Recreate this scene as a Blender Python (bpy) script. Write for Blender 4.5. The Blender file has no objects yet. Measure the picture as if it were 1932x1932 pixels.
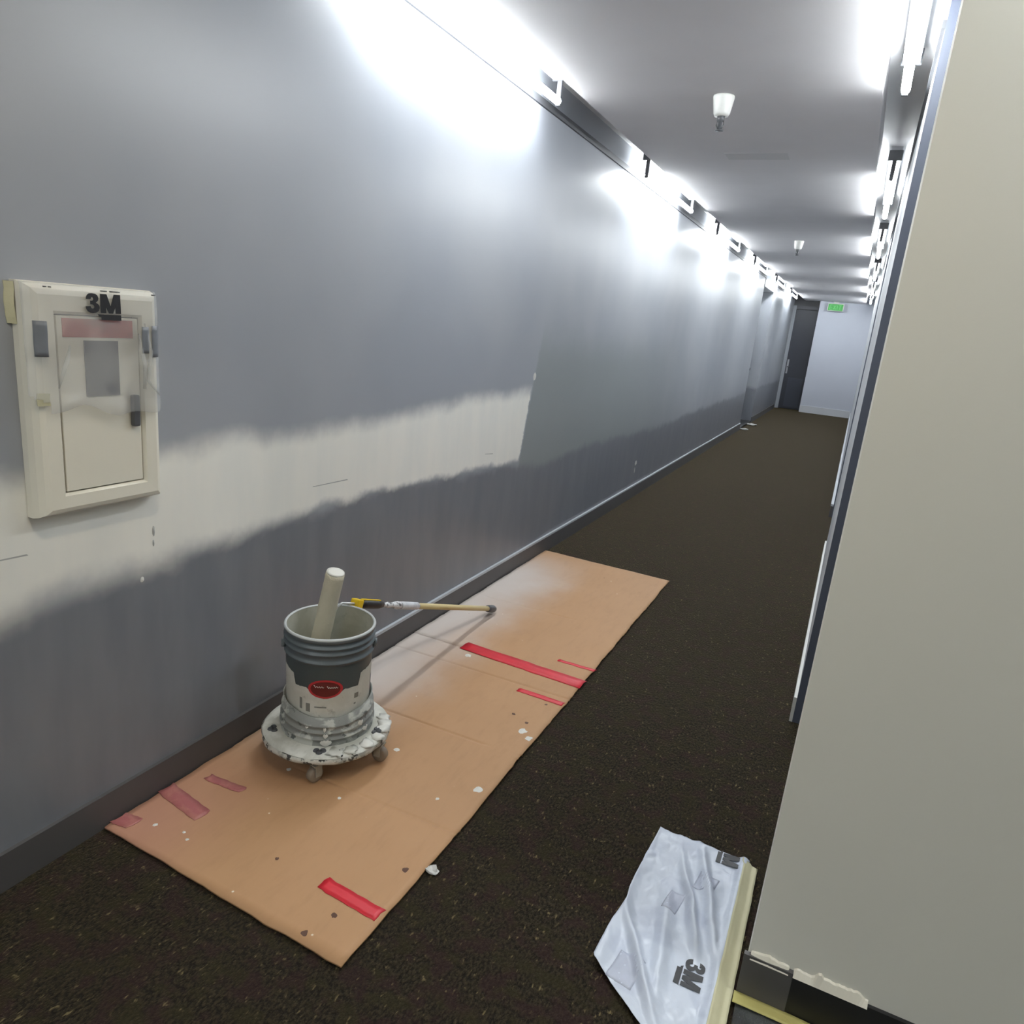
import bpy, bmesh, math, random
from mathutils import Matrix, Vector, noise as mnoise
random.seed(7)
sc = bpy.context.scene
C = sc.collection
PI = math.pi

# ------------------------------------------------------------------ camera, world, exposure
cd = bpy.data.cameras.new('camera'); cam = bpy.data.objects.new('camera', cd); C.objects.link(cam)
cd.sensor_width = 36; cd.lens = 25.30; cd.clip_start = 0.02
RT, DN, FW = (0.8980, 0.4294, 0.0952), (0.1952, -0.1955, -0.9611), (-0.3943, 0.8817, -0.2594)
M = Matrix(((RT[0], -DN[0], -FW[0]), (RT[1], -DN[1], -FW[1]), (RT[2], -DN[2], -FW[2])))
q = M.to_quaternion(); q.normalize()
cam.matrix_world = Matrix.Translation((0, 0, 1.5)) @ q.to_matrix().to_4x4()
sc.camera = cam
w = bpy.data.worlds.new('world'); sc.world = w; w.use_nodes = True
w.node_tree.nodes['Background'].inputs[0].default_value = (0.6, 0.65, 0.7, 1)
w.node_tree.nodes['Background'].inputs[1].default_value = 0.02
sc.view_settings.view_transform = 'Standard'; sc.view_settings.look = 'None'
sc.view_settings.gamma = 1; sc.view_settings.use_curve_mapping = False
sc.view_settings.exposure = 0.2
sc.cycles.use_denoising = True; sc.cycles.use_light_tree = False
sc.cycles.max_bounces = 6; sc.cycles.diffuse_bounces = 4; sc.cycles.glossy_bounces = 2; sc.cycles.transparent_max_bounces = 8
sc.cycles.use_adaptive_sampling = True; sc.cycles.adaptive_threshold = 0.02
sc.cycles.sample_clamp_indirect = 6
TUBE_POWER = 100.0
TUBE_COLOR = (0.93, 0.98, 1.0)

# ------------------------------------------------------------------ helpers
def srgb(r, g, b):
    f = lambda c: (c / 255) / 12.92 if c / 255 <= 0.04045 else (((c / 255) + 0.055) / 1.055) ** 2.4
    return (f(r), f(g), f(b), 1)

class NT:
    """Small node-tree builder."""
    def __init__(self, name):
        self.m = bpy.data.materials.new(name); self.m.use_nodes = True
        self.t = self.m.node_tree; self.N = self.t.nodes; self.L = self.t.links
        self.b = self.N['Principled BSDF']; self.out = self.N['Material Output']
        self.tc = self.N.new('ShaderNodeTexCoord')
    def set(self, sock, v):
        if hasattr(v, 'is_linked') or isinstance(v, bpy.types.NodeSocket): self.L.new(v, sock)
        elif isinstance(v, (tuple, list)) and len(v) == 3 and sock.type == 'RGBA': sock.default_value = (*v, 1)
        else: sock.default_value = v
    def math(self, op, a, b=None, c=None):
        n = self.N.new('ShaderNodeMath'); n.operation = op
        self.set(n.inputs[0], a)
        if b is not None: self.set(n.inputs[1], b)
        if c is not None: self.set(n.inputs[2], c)
        return n.outputs[0]
    def noise(self, scale, detail=4, rough=0.55, vec=None, stretch=None, dist=0):
        n = self.N.new('ShaderNodeTexNoise'); n.inputs['Scale'].default_value = scale
        n.inputs['Detail'].default_value = detail; n.inputs['Roughness'].default_value = rough
        n.inputs['Distortion'].default_value = dist
        v = vec or self.tc.outputs['Object']
        if stretch:
            mp = self.N.new('ShaderNodeMapping'); mp.inputs['Scale'].default_value = stretch
            self.L.new(v, mp.inputs[0]); v = mp.outputs[0]
        self.L.new(v, n.inputs['Vector']); return n.outputs[0]
    def voro(self, scale, stretch=None, feature='F1'):
        n = self.N.new('ShaderNodeTexVoronoi'); n.inputs['Scale'].default_value = scale; n.feature = feature
        v = self.tc.outputs['Object']
        if stretch:
            mp = self.N.new('ShaderNodeMapping'); mp.inputs['Scale'].default_value = stretch
            self.L.new(v, mp.inputs[0]); v = mp.outputs[0]
        self.L.new(v, n.inputs['Vector']); return n
    def step(self, v, lo, hi):
        n = self.N.new('ShaderNodeMapRange'); n.interpolation_type = 'SMOOTHSTEP'
        self.set(n.inputs['Value'], v); self.set(n.inputs['From Min'], lo); self.set(n.inputs['From Max'], hi)
        return n.outputs[0]
    def ramp(self, v, stops):
        n = self.N.new('ShaderNodeValToRGB'); e = n.color_ramp.elements
        while len(e) < len(stops): e.new(0.5)
        for i, (p, c) in enumerate(stops):
            e[i].position = p; e[i].color = c if len(c) == 4 else (*c, 1)
        self.set(n.inputs[0], v); return n.outputs[0]
    def curve(self, v, pts, x0, x1, ymax):
        """piecewise-linear function of v through pts"""
        t = self.math('DIVIDE', self.math('SUBTRACT', v, x0), x1 - x0)
        r = self.ramp(t, [((x - x0) / (x1 - x0), (y / ymax,) * 3) for x, y in pts])
        return self.math('MULTIPLY', r, ymax)
    def mix(self, f, a, b):
        n = self.N.new('ShaderNodeMix'); n.data_type = 'RGBA'
        self.set(n.inputs['Factor'], f); self.set(n.inputs['A'], a); self.set(n.inputs['B'], b)
        return n.outputs['Result']
    def xyz(self):
        n = self.N.new('ShaderNodeSeparateXYZ'); self.L.new(self.tc.outputs['Object'], n.inputs[0]); return n.outputs
    def color(self, v): self.set(self.b.inputs['Base Color'], v)
    def rough(self, v): self.set(self.b.inputs['Roughness'], v)
    def bump(self, h, strength=0.3, dist=0.01):
        n = self.N.new('ShaderNodeBump'); n.inputs['Strength'].default_value = strength
        n.inputs['Distance'].default_value = dist
        self.L.new(h, n.inputs['Height']); self.L.new(n.outputs[0], self.b.inputs['Normal'])

def plain(name, col, rough=0.6, var=0.12, scale=18, bump=0.05, metal=0.0):
    """colour with slight mottling and fine relief"""
    t = NT(name); n = t.noise(scale, 2)
    c2 = tuple(max(0, x * (1 - var)) for x in col[:3]); c1 = tuple(min(1, x * (1 + var)) for x in col[:3])
    t.color(t.mix(n, (*c2, 1), (*c1, 1))); t.rough(rough); t.b.inputs['Metallic'].default_value = metal
    if bump: t.bump(t.noise(scale * 6, 3), bump, 0.004)
    return t.m

def mesh(name, verts, faces, m=None, parent=None, smooth=False):
    me = bpy.data.meshes.new(name); me.from_pydata(verts, [], faces); me.update()
    o = bpy.data.objects.new(name, me); C.objects.link(o)
    if m: me.materials.append(m)
    if parent: o.parent = parent
    if smooth:
        for p in me.polygons: p.use_smooth = True
    return o
def bmobj(name, bm, m=None, parent=None, smooth=False):
    bmesh.ops.recalc_face_normals(bm, faces=bm.faces)
    me = bpy.data.meshes.new(name); bm.to_mesh(me); bm.free()
    o = bpy.data.objects.new(name, me); C.objects.link(o)
    if m: me.materials.append(m)
    if parent: o.parent = parent
    if smooth:
        for p in me.polygons: p.use_smooth = True
    return o
def addbox(bm, x0, x1, y0, y1, z0, z1, bev=0):
    vs = [bm.verts.new(v) for v in ((x0,y0,z0),(x1,y0,z0),(x1,y1,z0),(x0,y1,z0),(x0,y0,z1),(x1,y0,z1),(x1,y1,z1),(x0,y1,z1))]
    fs = [bm.faces.new([vs[i] for i in f]) for f in ((3,2,1,0),(4,5,6,7),(0,1,5,4),(1,2,6,5),(2,3,7,6),(3,0,4,7))]
    if bev:
        es = list({e for f in fs for e in f.edges})
        bmesh.ops.bevel(bm, geom=es, offset=bev, segments=2, affect='EDGES', profile=0.6)
def box(name, x0, x1, y0, y1, z0, z1, m, parent=None, bev=0):
    bm = bmesh.new(); addbox(bm, x0, x1, y0, y1, z0, z1, bev); return bmobj(name, bm, m, parent)
def addlathe(bm, prof, n=48, cx=0, cy=0, fz=None):
    rings = []
    for r, z in prof:
        rings.append([bm.verts.new((cx + r * math.cos(2*PI*i/n), cy + r * math.sin(2*PI*i/n), z)) for i in range(n)])
    for a, b in zip(rings, rings[1:]):
        for i in range(n): bm.faces.new((a[i], a[(i+1) % n], b[(i+1) % n], b[i]))
    return rings
def addtube(bm, pts, r, n=10, caps=True):
    """swept round tube through pts; r a number or a list"""
    pts = [Vector(p) for p in pts]; rr = r if isinstance(r, (list, tuple)) else [r] * len(pts)
    rings = []; up = Vector((0, 0, 1))
    for i, p in enumerate(pts):
        d = (pts[min(i+1, len(pts)-1)] - pts[max(i-1, 0)]).normalized()
        u = d.cross(up)
        if u.length < 1e-3: u = d.cross(Vector((1, 0, 0)))
        u.normalize(); v = d.cross(u)
        rings.append([bm.verts.new(p + (u * math.cos(2*PI*k/n) + v * math.sin(2*PI*k/n)) * rr[i]) for k in range(n)])
    for a, b in zip(rings, rings[1:]):
        for k in range(n): bm.faces.new((a[k], a[(k+1) % n], b[(k+1) % n], b[k]))
    if caps: bm.faces.new(rings[0][::-1]); bm.faces.new(rings[-1])
def tube(name, pts, r, m, parent=None, n=12):
    bm = bmesh.new(); addtube(bm, pts, r, n); return bmobj(name, bm, m, parent, True)
def sheet(name, xs, ys, hf, th, m, parent=None, keep=None, smooth=True):
    """closed thin sheet over the grid xs * ys; hf(x, y) -> point on its upper side"""
    nx, ny = len(xs), len(ys)
    P = [Vector(hf(x, y)) for y in ys for x in xs]
    faces = []
    for j in range(ny - 1):
        for i in range(nx - 1):
            if keep and not keep((xs[i]+xs[i+1])/2, (ys[j]+ys[j+1])/2): continue
            a = j * nx + i; faces.append((a, a+1, a+nx+1, a+nx))
    o = mesh(name, P, faces, m, parent, smooth)
    bm = bmesh.new(); bm.from_mesh(o.data)
    bmesh.ops.delete(bm, geom=[v for v in bm.verts if not v.link_faces], context='VERTS')
    bm.to_mesh(o.data); bm.free()
    s = o.modifiers.new('thickness', 'SOLIDIFY'); s.thickness = th; s.offset = -1
    return o
def tag(o, label=None, cat=None, group=None, kind=None):
    if label: o['label'] = label
    if cat: o['category'] = cat
    if group: o['group'] = group
    if kind: o['kind'] = kind
    return o
def thing(name, loc, label, cat, group=None):
    o = bpy.data.objects.new(name, None); C.objects.link(o); o.location = loc; o.empty_display_size = 0.1
    return tag(o, label, cat, group)
def under(o, p):
    """parent o (built in world coordinates) to p, staying where it is"""
    o.parent = p; o.matrix_parent_inverse = Matrix.Translation(p.location).inverted(); return o
def struct(o, label=None): o['kind'] = 'structure'; 
def lin(a, b, n): return [a + (b - a) * i / (n - 1) for i in range(n)]
def fbm(x, y, z=0.0): return mnoise.fractal(Vector((x, y, z)), 1.0, 2.0, 4)

# ------------------------------------------------------------------ materials
def mat_wall_left():
    t = NT('two_tone_wall_paint'); x, y, z = t.xyz()
    n1 = t.math('SUBTRACT', t.noise(2.2, 2, 0.6), 0.5)
    n2 = t.math('SUBTRACT', t.noise(9, 3, 0.65), 0.5)
    n3 = t.math('SUBTRACT', t.noise(30, 2, 0.6), 0.5)
    wob = t.math('ADD', t.math('MULTIPLY', n1, 0.12), t.math('ADD', t.math('MULTIPLY', n2, 0.06), t.math('MULTIPLY', n3, 0.008)))
    bot = t.curve(y, [(0.0, .66), (.75, .70), (1.05, .715), (1.35, .745), (1.8, .76), (2.4, .765), (3.0, .735), (3.8, .70)], 0, 4, 2)
    top = t.curve(y, [(0.0, 1.03), (1.0, 1.035), (1.36, 1.055), (1.9, 1.045), (2.5, 1.06), (2.95, 1.08), (3.5, 1.10), (3.85, 1.11)], 0, 4, 2)
    zb = t.math('ADD', t.math('SUBTRACT', z, bot), wob)
    zt = t.math('ADD', t.math('SUBTRACT', top, z), t.math('MULTIPLY', wob, 0.8))
    soft = t.math('ADD', 0.02, t.math('MULTIPLY', t.step(y, 2.4, 0.8), 0.05))
    edge = t.math('ADD', t.math('SUBTRACT', t.math('ADD', 3.62, t.math('MULTIPLY', z, 0.21)), y), t.math('MULTIPLY', n3, 0.04))
    prim = t.math('MULTIPLY', t.math('MULTIPLY', t.step(zb, t.math('MULTIPLY', soft, -1), soft), t.step(zt, -0.05, 0.05)), t.step(edge, -0.01, 0.01))
    low = t.curve(y, [(0, .72), (2.4, .77), (3.6, .70), (4.2, .60), (5.0, .655), (7.0, .60), (12.5, .64), (15.9, .66)], 0, 16, 2)
    lz = t.math('SUBTRACT', t.math('ADD', low, t.math('MULTIPLY', wob, 1.1)), z)
    lowm = t.step(lz, -0.035, 0.035)
    mott = t.noise(1.3, 2, 0.6); streak = t.noise(3.5, 3, 0.6, stretch=(1, 2.2, 0.5))
    upper = t.mix(t.step(mott, 0.3, 0.7), srgb(147, 151, 158), srgb(157, 160, 165))
    # patch of greener grey rolled out beyond the primer
    gm = t.math('MULTIPLY', t.step(edge, 0.0, -0.03), t.step(t.math('ADD', z, t.math('MULTIPLY', wob, 2)), 1.55, 1.2))
    gm = t.math('MULTIPLY', gm, t.step(y, 9.0, 5.0))
    upper = t.mix(t.math('MULTIPLY', gm, 0.8), upper, srgb(134, 140, 139))
    lower = t.mix(t.step(streak, 0.3, 0.7), srgb(112, 115, 122), srgb(121, 123, 129))
    prc = t.mix(t.step(streak, 0.25, 0.75), srgb(230, 230, 224), srgb(238, 236, 228))
    c = t.mix(lowm, upper, lower); c = t.mix(prim, c, prc)
    t.color(c); t.rough(0.34)
    return t.m
def mat_carpet():
    t = NT('dark_brown_carpet')
    n = t.noise(150, 2, 0.7, stretch=(1, 0.5, 1)); big = t.noise(14, 2, 0.6)
    base = t.mix(t.step(n, 0.35, 0.7), srgb(17, 14, 10), srgb(52, 45, 32))
    hue = t.mix(t.math('MULTIPLY', t.step(big, 0.48, 0.62), 0.6), base, srgb(42, 27, 27))
    hue = t.mix(t.math('MULTIPLY', t.step(t.noise(17, 2, 0.6, stretch=(0.7, 1, 1)), 0.5, 0.64), 0.6), hue, srgb(40, 36, 20))
    f1 = t.noise(105, 2, 0.5, stretch=(1, 0.4, 1)); f2 = t.noise(23, 3, 0.6)
    fleck = t.math('MULTIPLY', t.step(f1, 0.60, 0.72), t.step(f2, 0.44, 0.60))
    t.color(t.mix(t.math('MULTIPLY', fleck, 0.65), hue, srgb(124, 112, 78)))
    t.rough(0.95); t.b.inputs['Specular IOR Level'].default_value = 0.15
    t.b.inputs['Sheen Weight'].default_value = 0.30; t.b.inputs['Sheen Roughness'].default_value = 0.30
    t.b.inputs['Sheen Tint'].default_value = srgb(200, 180, 134)
    t.bump(n, 0.7, 0.008)
    return t.m
def mat_cardboard():
    t = NT('tan_cardboard_with_overspray'); x, y, z = t.xyz()
    n = t.noise(3, 5, 0.6); fine = t.noise(40, 4, 0.6, stretch=(1, 0.25, 1))
    c = t.mix(n, srgb(168, 128, 90), srgb(180, 140, 101)); c = t.mix(t.math('MULTIPLY', t.step(fine, 0.45, 0.75), 0.3), c, srgb(156, 117, 82))
    # white overspray drifted off the wall along the far half
    d = t.math('ADD', t.math('ADD', x, 1.676), t.math('MULTIPLY', t.math('SUBTRACT', t.noise(2.5, 5), 0.5), 0.30))
    o = t.math('MULTIPLY', t.step(d, 0.50, 0.02), t.step(y, 1.45, 2.3)); o = t.math('MULTIPLY', o, t.step(y, 4.4, 3.7))
    c = t.mix(t.math('MULTIPLY', o, 0.85), c, srgb(204, 198, 194))
    pk = t.math('MULTIPLY', t.step(d, 0.42, 0.05), t.step(y, 1.75, 1.2))
    c = t.mix(t.math('MULTIPLY', pk, 0.55), c, srgb(176, 122, 110))
    s = t.voro(22); sp = t.math('MULTIPLY', t.step(s.outputs['Distance'], 0.10, 0.03), t.step(s.outputs['Color'], 0.80, 0.84))
    c = t.mix(sp, c, srgb(226, 218, 200))
    s2 = t.voro(13); sp2 = t.math('MULTIPLY', t.step(s2.outputs['Distance'], 0.07, 0.03), t.step(s2.outputs['Color'], 0.84, 0.88))
    c = t.mix(t.math('MULTIPLY', sp2, 0.7), c, srgb(80, 52, 38))
    t.color(c); t.rough(0.62)
    t.bump(t.noise(60, 3, 0.5, stretch=(1, 0.15, 1)), 0.12, 0.004); return t.m
def mat_film(name, fac, tint, grey):
    """glossy translucent plastic with blurred grey printing"""
    t = NT(name)
    c = t.mix(t.step(t.noise(11, 2, 0.3), 0.52, 0.62), tint, grey)
    t.color(c); t.rough(0.28); t.b.inputs['Specular IOR Level'].default_value = 0.6
    t.bump(t.noise(26, 3, 0.5, dist=1.0), 0.25, 0.006)
    if fac < 1:
        tr = t.N.new('ShaderNodeBsdfTransparent'); mx = t.N.new('ShaderNodeMixShader')
        mx.inputs[0].default_value = fac
        t.L.new(tr.outputs[0], mx.inputs[1]); t.L.new(t.b.outputs[0], mx.inputs[2]); t.L.new(mx.outputs[0], t.out.inputs[0])
    return t.m
def mat_splashed(name, base, paint, dark, lo, hi, dlo=0.9, dhi=0.95, scale=14):
    t = NT(name)
    n = t.noise(scale, 5, 0.6, dist=0.4); n2 = t.noise(scale * 2.3, 4, 0.6)
    c = t.mix(t.step(n, lo, hi), base, paint); c = t.mix(t.step(n2, dlo, dhi), c, dark)
    t.color(c); t.rough(0.5); t.bump(n, 0.5, 0.006); return t.m
def mat_emit(name, col, strength, base=(0.9, 0.9, 0.9)):
    t = NT(name); t.color(base); t.b.inputs['Emission Color'].default_value = (*col[:3], 1)
    t.b.inputs['Emission Strength'].default_value = strength; return t.m

MW = mat_wall_left()
M_carpet = mat_carpet(); M_card = mat_cardboard()
M_ceil = plain('ceiling_paint', srgb(230, 228, 230), 0.7, 0.05, 3, 0)
M_slot = plain('slot_white_paint', srgb(214, 215, 216), 0.6, 0.04, 6, 0)
M_beige = plain('beige_wall_paint', srgb(221, 220, 211), 0.55, 0.03, 2.5, 0)
M_rwall = plain('pale_grey_wall_paint', srgb(196, 198, 202), 0.5, 0.05, 3, 0)
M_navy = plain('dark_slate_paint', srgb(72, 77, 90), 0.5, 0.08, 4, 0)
M_end = plain('end_wall_paint', srgb(186, 190, 200), 0.55, 0.04, 2, 0)
M_base = plain('charcoal_vinyl_base', srgb(76, 74, 74), 0.5, 0.08, 9, 0)
M_basetop = plain('pale_caulk_line', srgb(176, 180, 186), 0.5, 0.06, 9, 0.0)
M_black = plain('black_rubber_base', srgb(24, 24, 26), 0.4, 0.15, 9, 0.03)
M_white = plain('white_plastic', srgb(196, 196, 192), 0.4, 0.04, 10, 0.02)
M_offw = plain('off_white_enamel', srgb(222, 218, 204), 0.38, 0.03, 5, 0.02)
M_dark = plain('dark_grey_metal', srgb(70, 71, 74), 0.45, 0.1, 12, 0.03)
M_housing = plain('fixture_white_enamel', srgb(205, 207, 210), 0.45, 0.04, 10, 0.02)
M_tape = plain('cream_masking_tape', srgb(190, 186, 154), 0.6, 0.06, 30, 0.1)
M_ytape = plain('yellow_masking_tape', srgb(186, 178, 110), 0.6, 0.06, 30, 0.1)
M_red = plain('red_tape', srgb(196, 34, 48), 0.4, 0.14, 16, 0.08)
M_pink = mat_splashed('red_tape_dusted_with_overspray', srgb(158, 92, 90), srgb(172, 112, 102), srgb(140, 72, 74), 0.42, 0.62)
M_ink = plain('black_print', srgb(24, 24, 27), 0.45, 0.1, 20, 0.0)
M_film_floor = mat_film('white_masking_film', 0.96, srgb(200, 208, 222), srgb(190, 198, 214))
M_film_clear = mat_film('clear_masking_film', 0.22, srgb(222, 224, 222), srgb(190, 192, 192))
M_film_dark = mat_film('clear_floor_film', 0.16, srgb(150, 158, 160), srgb(120, 128, 130))
M_tube = mat_emit('lit_fluorescent_tube', TUBE_COLOR, TUBE_POWER)

# ------------------------------------------------------------------ room shell
XL, XR = -1.676, 0.036          # corridor walls
YE = 18.5                       # far end wall
ZC, ZS = 2.54, 2.69             # ceiling, top of the light slots
YB = 1.525                      # beige wall facing the camera
o = box('floor', -2.6, 2.8, -4.2, 19.6, -0.1, 0, M_carpet); struct(o)
o = box('wall_left', XL - 0.25, XL, -4.2, 13.05, 0, ZS, MW); struct(o)
WL = o
o = box('wall_left', XL - 0.25, XL, 14.5, YE + 0.5, 0, ZS, MW); struct(o)
# door alcove in the left wall
box_ = box('wall_left', XL - 0.40, XL - 0.25, 12.9, 14.7, 0, ZS, M_rwall); struct(box_)
lintel = box('trim_1', XL - 0.25, XL + 0.01, 13.05, 14.5, 2.40, ZC, M_rwall); struct(lintel)
# right side: beige return facing the camera, recess, long corridor wall
o = box('wall_front', XR, 2.8, YB, YB + 0.13, 0, ZS, M_beige); struct(o)
for ya, yb in ((2.96, 5.75), (7.15, YE + 0.2)):
    o = box('wall_right', XR, XR + 0.5, ya, yb, 0, ZS, M_rwall); struct(o)
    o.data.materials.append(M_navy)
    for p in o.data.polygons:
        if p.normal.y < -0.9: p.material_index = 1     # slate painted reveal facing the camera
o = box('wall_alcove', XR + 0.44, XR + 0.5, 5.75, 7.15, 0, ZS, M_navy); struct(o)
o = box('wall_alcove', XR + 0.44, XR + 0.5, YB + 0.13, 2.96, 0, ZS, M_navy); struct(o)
o = box('wall_end', -1.09, XR, YE, YE + 0.12, 0, ZS, M_end); struct(o)
o = box('wall_end', XL, -1.09, YE + 0.42, YE + 0.5, 0, ZS, M_dark); struct(o)
o = box('wall_side', 2.7, 2.8, -4.2, YB, 0, ZS, M_beige); struct(o)
o = box('wall_back', -2.6, 2.8, -4.3, -4.2, 0, ZS, M_beige); struct(o)
# ceilings with the light slots left open beside the walls
SLX, SRX = -1.435, -0.135
bm = bmesh.new()
addbox(bm, SLX, SRX, -4.2, YE + 0.5, ZC, ZS)
o = bmobj('ceiling', bm, M_ceil); struct(o)
o = box('ceiling', XR, 2.8, -4.2, 1.34, ZC, ZS, M_ceil); struct(o)
o = box('ceiling', -2.6, 2.8, -4.2, 19.6, ZS, ZS + 0.1, M_slot); struct(o)
# dark shadow trim where wall board meets the slot
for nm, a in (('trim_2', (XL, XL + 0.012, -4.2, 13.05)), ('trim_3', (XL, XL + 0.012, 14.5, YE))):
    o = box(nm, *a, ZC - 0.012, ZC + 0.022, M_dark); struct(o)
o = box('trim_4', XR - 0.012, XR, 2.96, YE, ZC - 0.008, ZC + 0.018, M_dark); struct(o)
# baseboards
def baseboard(name, x0, x1, y0, y1, h, m, label, line=None):
    o = box(name, x0, x1, y0, y1, 0, h, m); struct(o)
    if line:
        l = box('caulk_line', *line, M_basetop, o)
    return o
baseboard('baseboard_left', XL, XL + 0.012, -4.2, 13.05, 0.105, M_base, '', (XL, XL + 0.013, 2.2, 13.05, 0.105, 0.118))
baseboard('baseboard_left', XL, XL + 0.012, 14.5, YE, 0.105, M_base, '')
baseboard('baseboard_right', XR - 0.012, XR, 2.96, 5.75, 0.11, M_white, '')
baseboard('baseboard_right', XR - 0.022, XR, 7.15, YE, 0.105, M_base, '', (XR - 0.023, XR, 7.15, YE, 0.105, 0.125))
baseboard('baseboard_end', -1.09, XR - 0.022, YE - 0.02, YE, 0.16, M_rwall, '')
baseboard('baseboard_front', XR - 0.01, 0.135, YB - 0.012, YB, 0.125, M_base, '')
baseboard('baseboard_front', 0.135, 2.7, YB - 0.010, YB, 0.120, M_black, '')
# torn strip of drywall paper above the beige wall's base
def torn(name, x0, x1, z0, amp, seed):
    n = 26; vs = []; fs = []
    for i, x in enumerate(lin(x0, x1, n)):
        e = math.sin(PI * i / (n - 1)) ** 0.5
        up = z0 + amp * e * (0.8 + 0.9 * fbm(x * 45, seed)); yo = YB - 0.003 - 0.003 * e
        vs += [(x, YB - 0.0135, z0 - 0.012), (x, yo, up), (x, YB, up + 0.002), (x, YB, z0 - 0.012)]
    for i in range(n - 1):
        for k in range(4):
            a, b = i * 4 + k, i * 4 + (k + 1) % 4; fs.append((a, b, b + 4, a + 4))
    fs += [(3, 2, 1, 0), tuple((n - 1) * 4 + k for k in range(4))]
    return mesh(name, vs, fs, M_offw)
for i, (x0, x1, a) in enumerate(((0.040, 0.125, 0.007), (0.135, 0.29, 0.013))):
    t_ = torn('torn_wall_paper', x0, x1, 0.128, a, i * 7.3)
    tag(t_, ('narrow curl of torn wall paper above the grey base at the wall corner', 'wide ragged strip of torn wall paper above the black base')[i], 'torn paper')
# far dark door in its alcove
D = thing('door_1', (-1.38, YE + 0.40, 0), 'dark slate door in the shadowed alcove at the corridor end', 'door'); D['kind'] = 'structure'
M_door = plain('dark_door_paint', srgb(44, 47, 56), 0.4, 0.1, 5, 0.03)
M_jamb = plain('grey_door_frame', srgb(150, 154, 160), 0.45, 0.06, 6, 0.02)
for args in (('door_leaf', -1.60, -1.14, YE + 0.37, YE + 0.415, 0.01, 2.34, M_door), ('door_frame', XL + 0.001, -1.60, YE + 0.30, YE + 0.42, 0, 2.42, M_jamb),
             ('door_frame', -1.14, -1.092, YE + 0.30, YE + 0.42, 0, 2.42, M_door), ('door_header', -1.60, -1.14, YE + 0.30, YE + 0.42, 2.34, 2.42, M_door),
             ('lock_plate', -1.585, -1.545, YE + 0.362, YE + 0.37, 0.84, 1.17, plain('steel_plate', srgb(170, 172, 176), 0.3, 0.05, 9, 0.0, 0.6)),
             ('kick_plate', -1.50, -1.16, YE + 0.364, YE + 0.37, 0.05, 0.75, plain('smoked_plate', srgb(58, 62, 72), 0.3, 0.08, 9, 0.0))):
    under(box(*args), D)
lv = tube('lever_handle', [(-1.565, YE + 0.365, 1.0), (-1.565, YE + 0.32, 1.0), (-1.50, YE + 0.315, 1.0)], 0.011, M_dark); under(lv, D)
# grey recessed door in the left alcove and the slate one by the camera
D = thing('door_2', (XL - 0.23, 13.75, 0), 'pale grey door set back in the left wall alcove', 'door'); D['kind'] = 'structure'
under(box('door_leaf', XL - 0.25, XL - 0.21, 13.12, 14.43, 0.03, 2.32, M_rwall), D); under(box('door_header', XL - 0.25, XL - 0.19, 13.05, 14.5, 2.32, 2.40, M_jamb), D)
under(box('threshold', XL - 0.25, XL + 0.006, 13.05, 14.5, 0, 0.035, M_black), D)
under(tube('door_knob', [(XL - 0.21, 14.3, 1.0), (XL - 0.17, 14.3, 1.0), (XL - 0.15, 14.3, 1.0)], [0.012, 0.014, 0.03], M_dark), D)
D = thing('door_3', (XR + 0.42, 2.25, 0), 'dark slate door hidden in the recess behind the beige corner', 'door'); D['kind'] = 'structure'
under(box('door_leaf', XR + 0.40, XR + 0.44, 1.8, 2.8, 0.01, 2.2, M_navy), D); under(box('door_header', XR + 0.38, XR + 0.44, 1.70, 2.9, 2.2, 2.28, M_dark), D)
under(tube('door_knob', [(XR + 0.40, 1.9, 1.0), (XR + 0.36, 1.9, 1.0), (XR + 0.34, 1.9, 1.0)], [0.012, 0.014, 0.03], M_dark), D)

# ------------------------------------------------------------------ strip lights in the slots
def strip_light(x, y0, y1, label, group, alongx=False):
    """housing, two lampholders and a bare tube; local axis +Y runs from the near end"""
    L = y1 - y0
    r = thing('strip_light', (x, y0, 0) if not alongx else (y0, x, 0), label, 'light', group)
    if alongx: r.rotation_euler = (0, 0, -PI / 2)
    zt = 2.524
    bm = bmesh.new(); addbox(bm, -0.032, 0.032, 0, L, ZS - 0.075, ZS, 0.004); bmobj('housing', bm, M_housing, r)
    bm = bmesh.new(); addtube(bm, [(0, 0.02, zt), (0, L - 0.02, zt)], 0.017, 10); bmobj('lamp_tube', bm, M_tube, r, True)
    for yy in (0.004, L - 0.022):
        bm = bmesh.new(); addbox(bm, -0.012, 0.012, yy, yy + 0.018, zt - 0.02, ZS - 0.074, 0.003)
        addbox(bm, -0.038, 0.038, yy - 0.006, yy + 0.012, ZS - 0.078, ZS - 0.02, 0.003)
        bmobj('lampholder', bm, M_dark, r)
    return r
ords = ['nearest', 'second', 'third', 'fourth', 'fifth', 'farthest']
ys = [(2.12, 3.56), (5.15, 6.62), (7.85, 9.3), (10.7, 12.1), (13.5, 14.9), (16.4, 17.8)]
for k, (a, b) in enumerate(ys):
    strip_light(-1.555, a, b, f'bare tube strip light in the slot over the left wall, {ords[k]} of its row', 'strip lights over the left wall')
for k, (a, b) in enumerate(ys):
    strip_light(-0.05, a, b, f'bare tube strip light in the slot over the right wall, {ords[k]} of its row', 'strip lights over the right wall')
strip_light(-1.555, -2.1, -0.65, 'unseen bare tube strip light added over the left wall behind the camera', 'strip lights over the left wall')  # unseen lamp continuing the row, added to light the near end
strip_light(-1.555, -4.1, -2.75, 'unseen bare tube strip light added over the left wall far behind the camera', 'strip lights over the left wall')  # another unseen lamp added for light from behind
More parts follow.
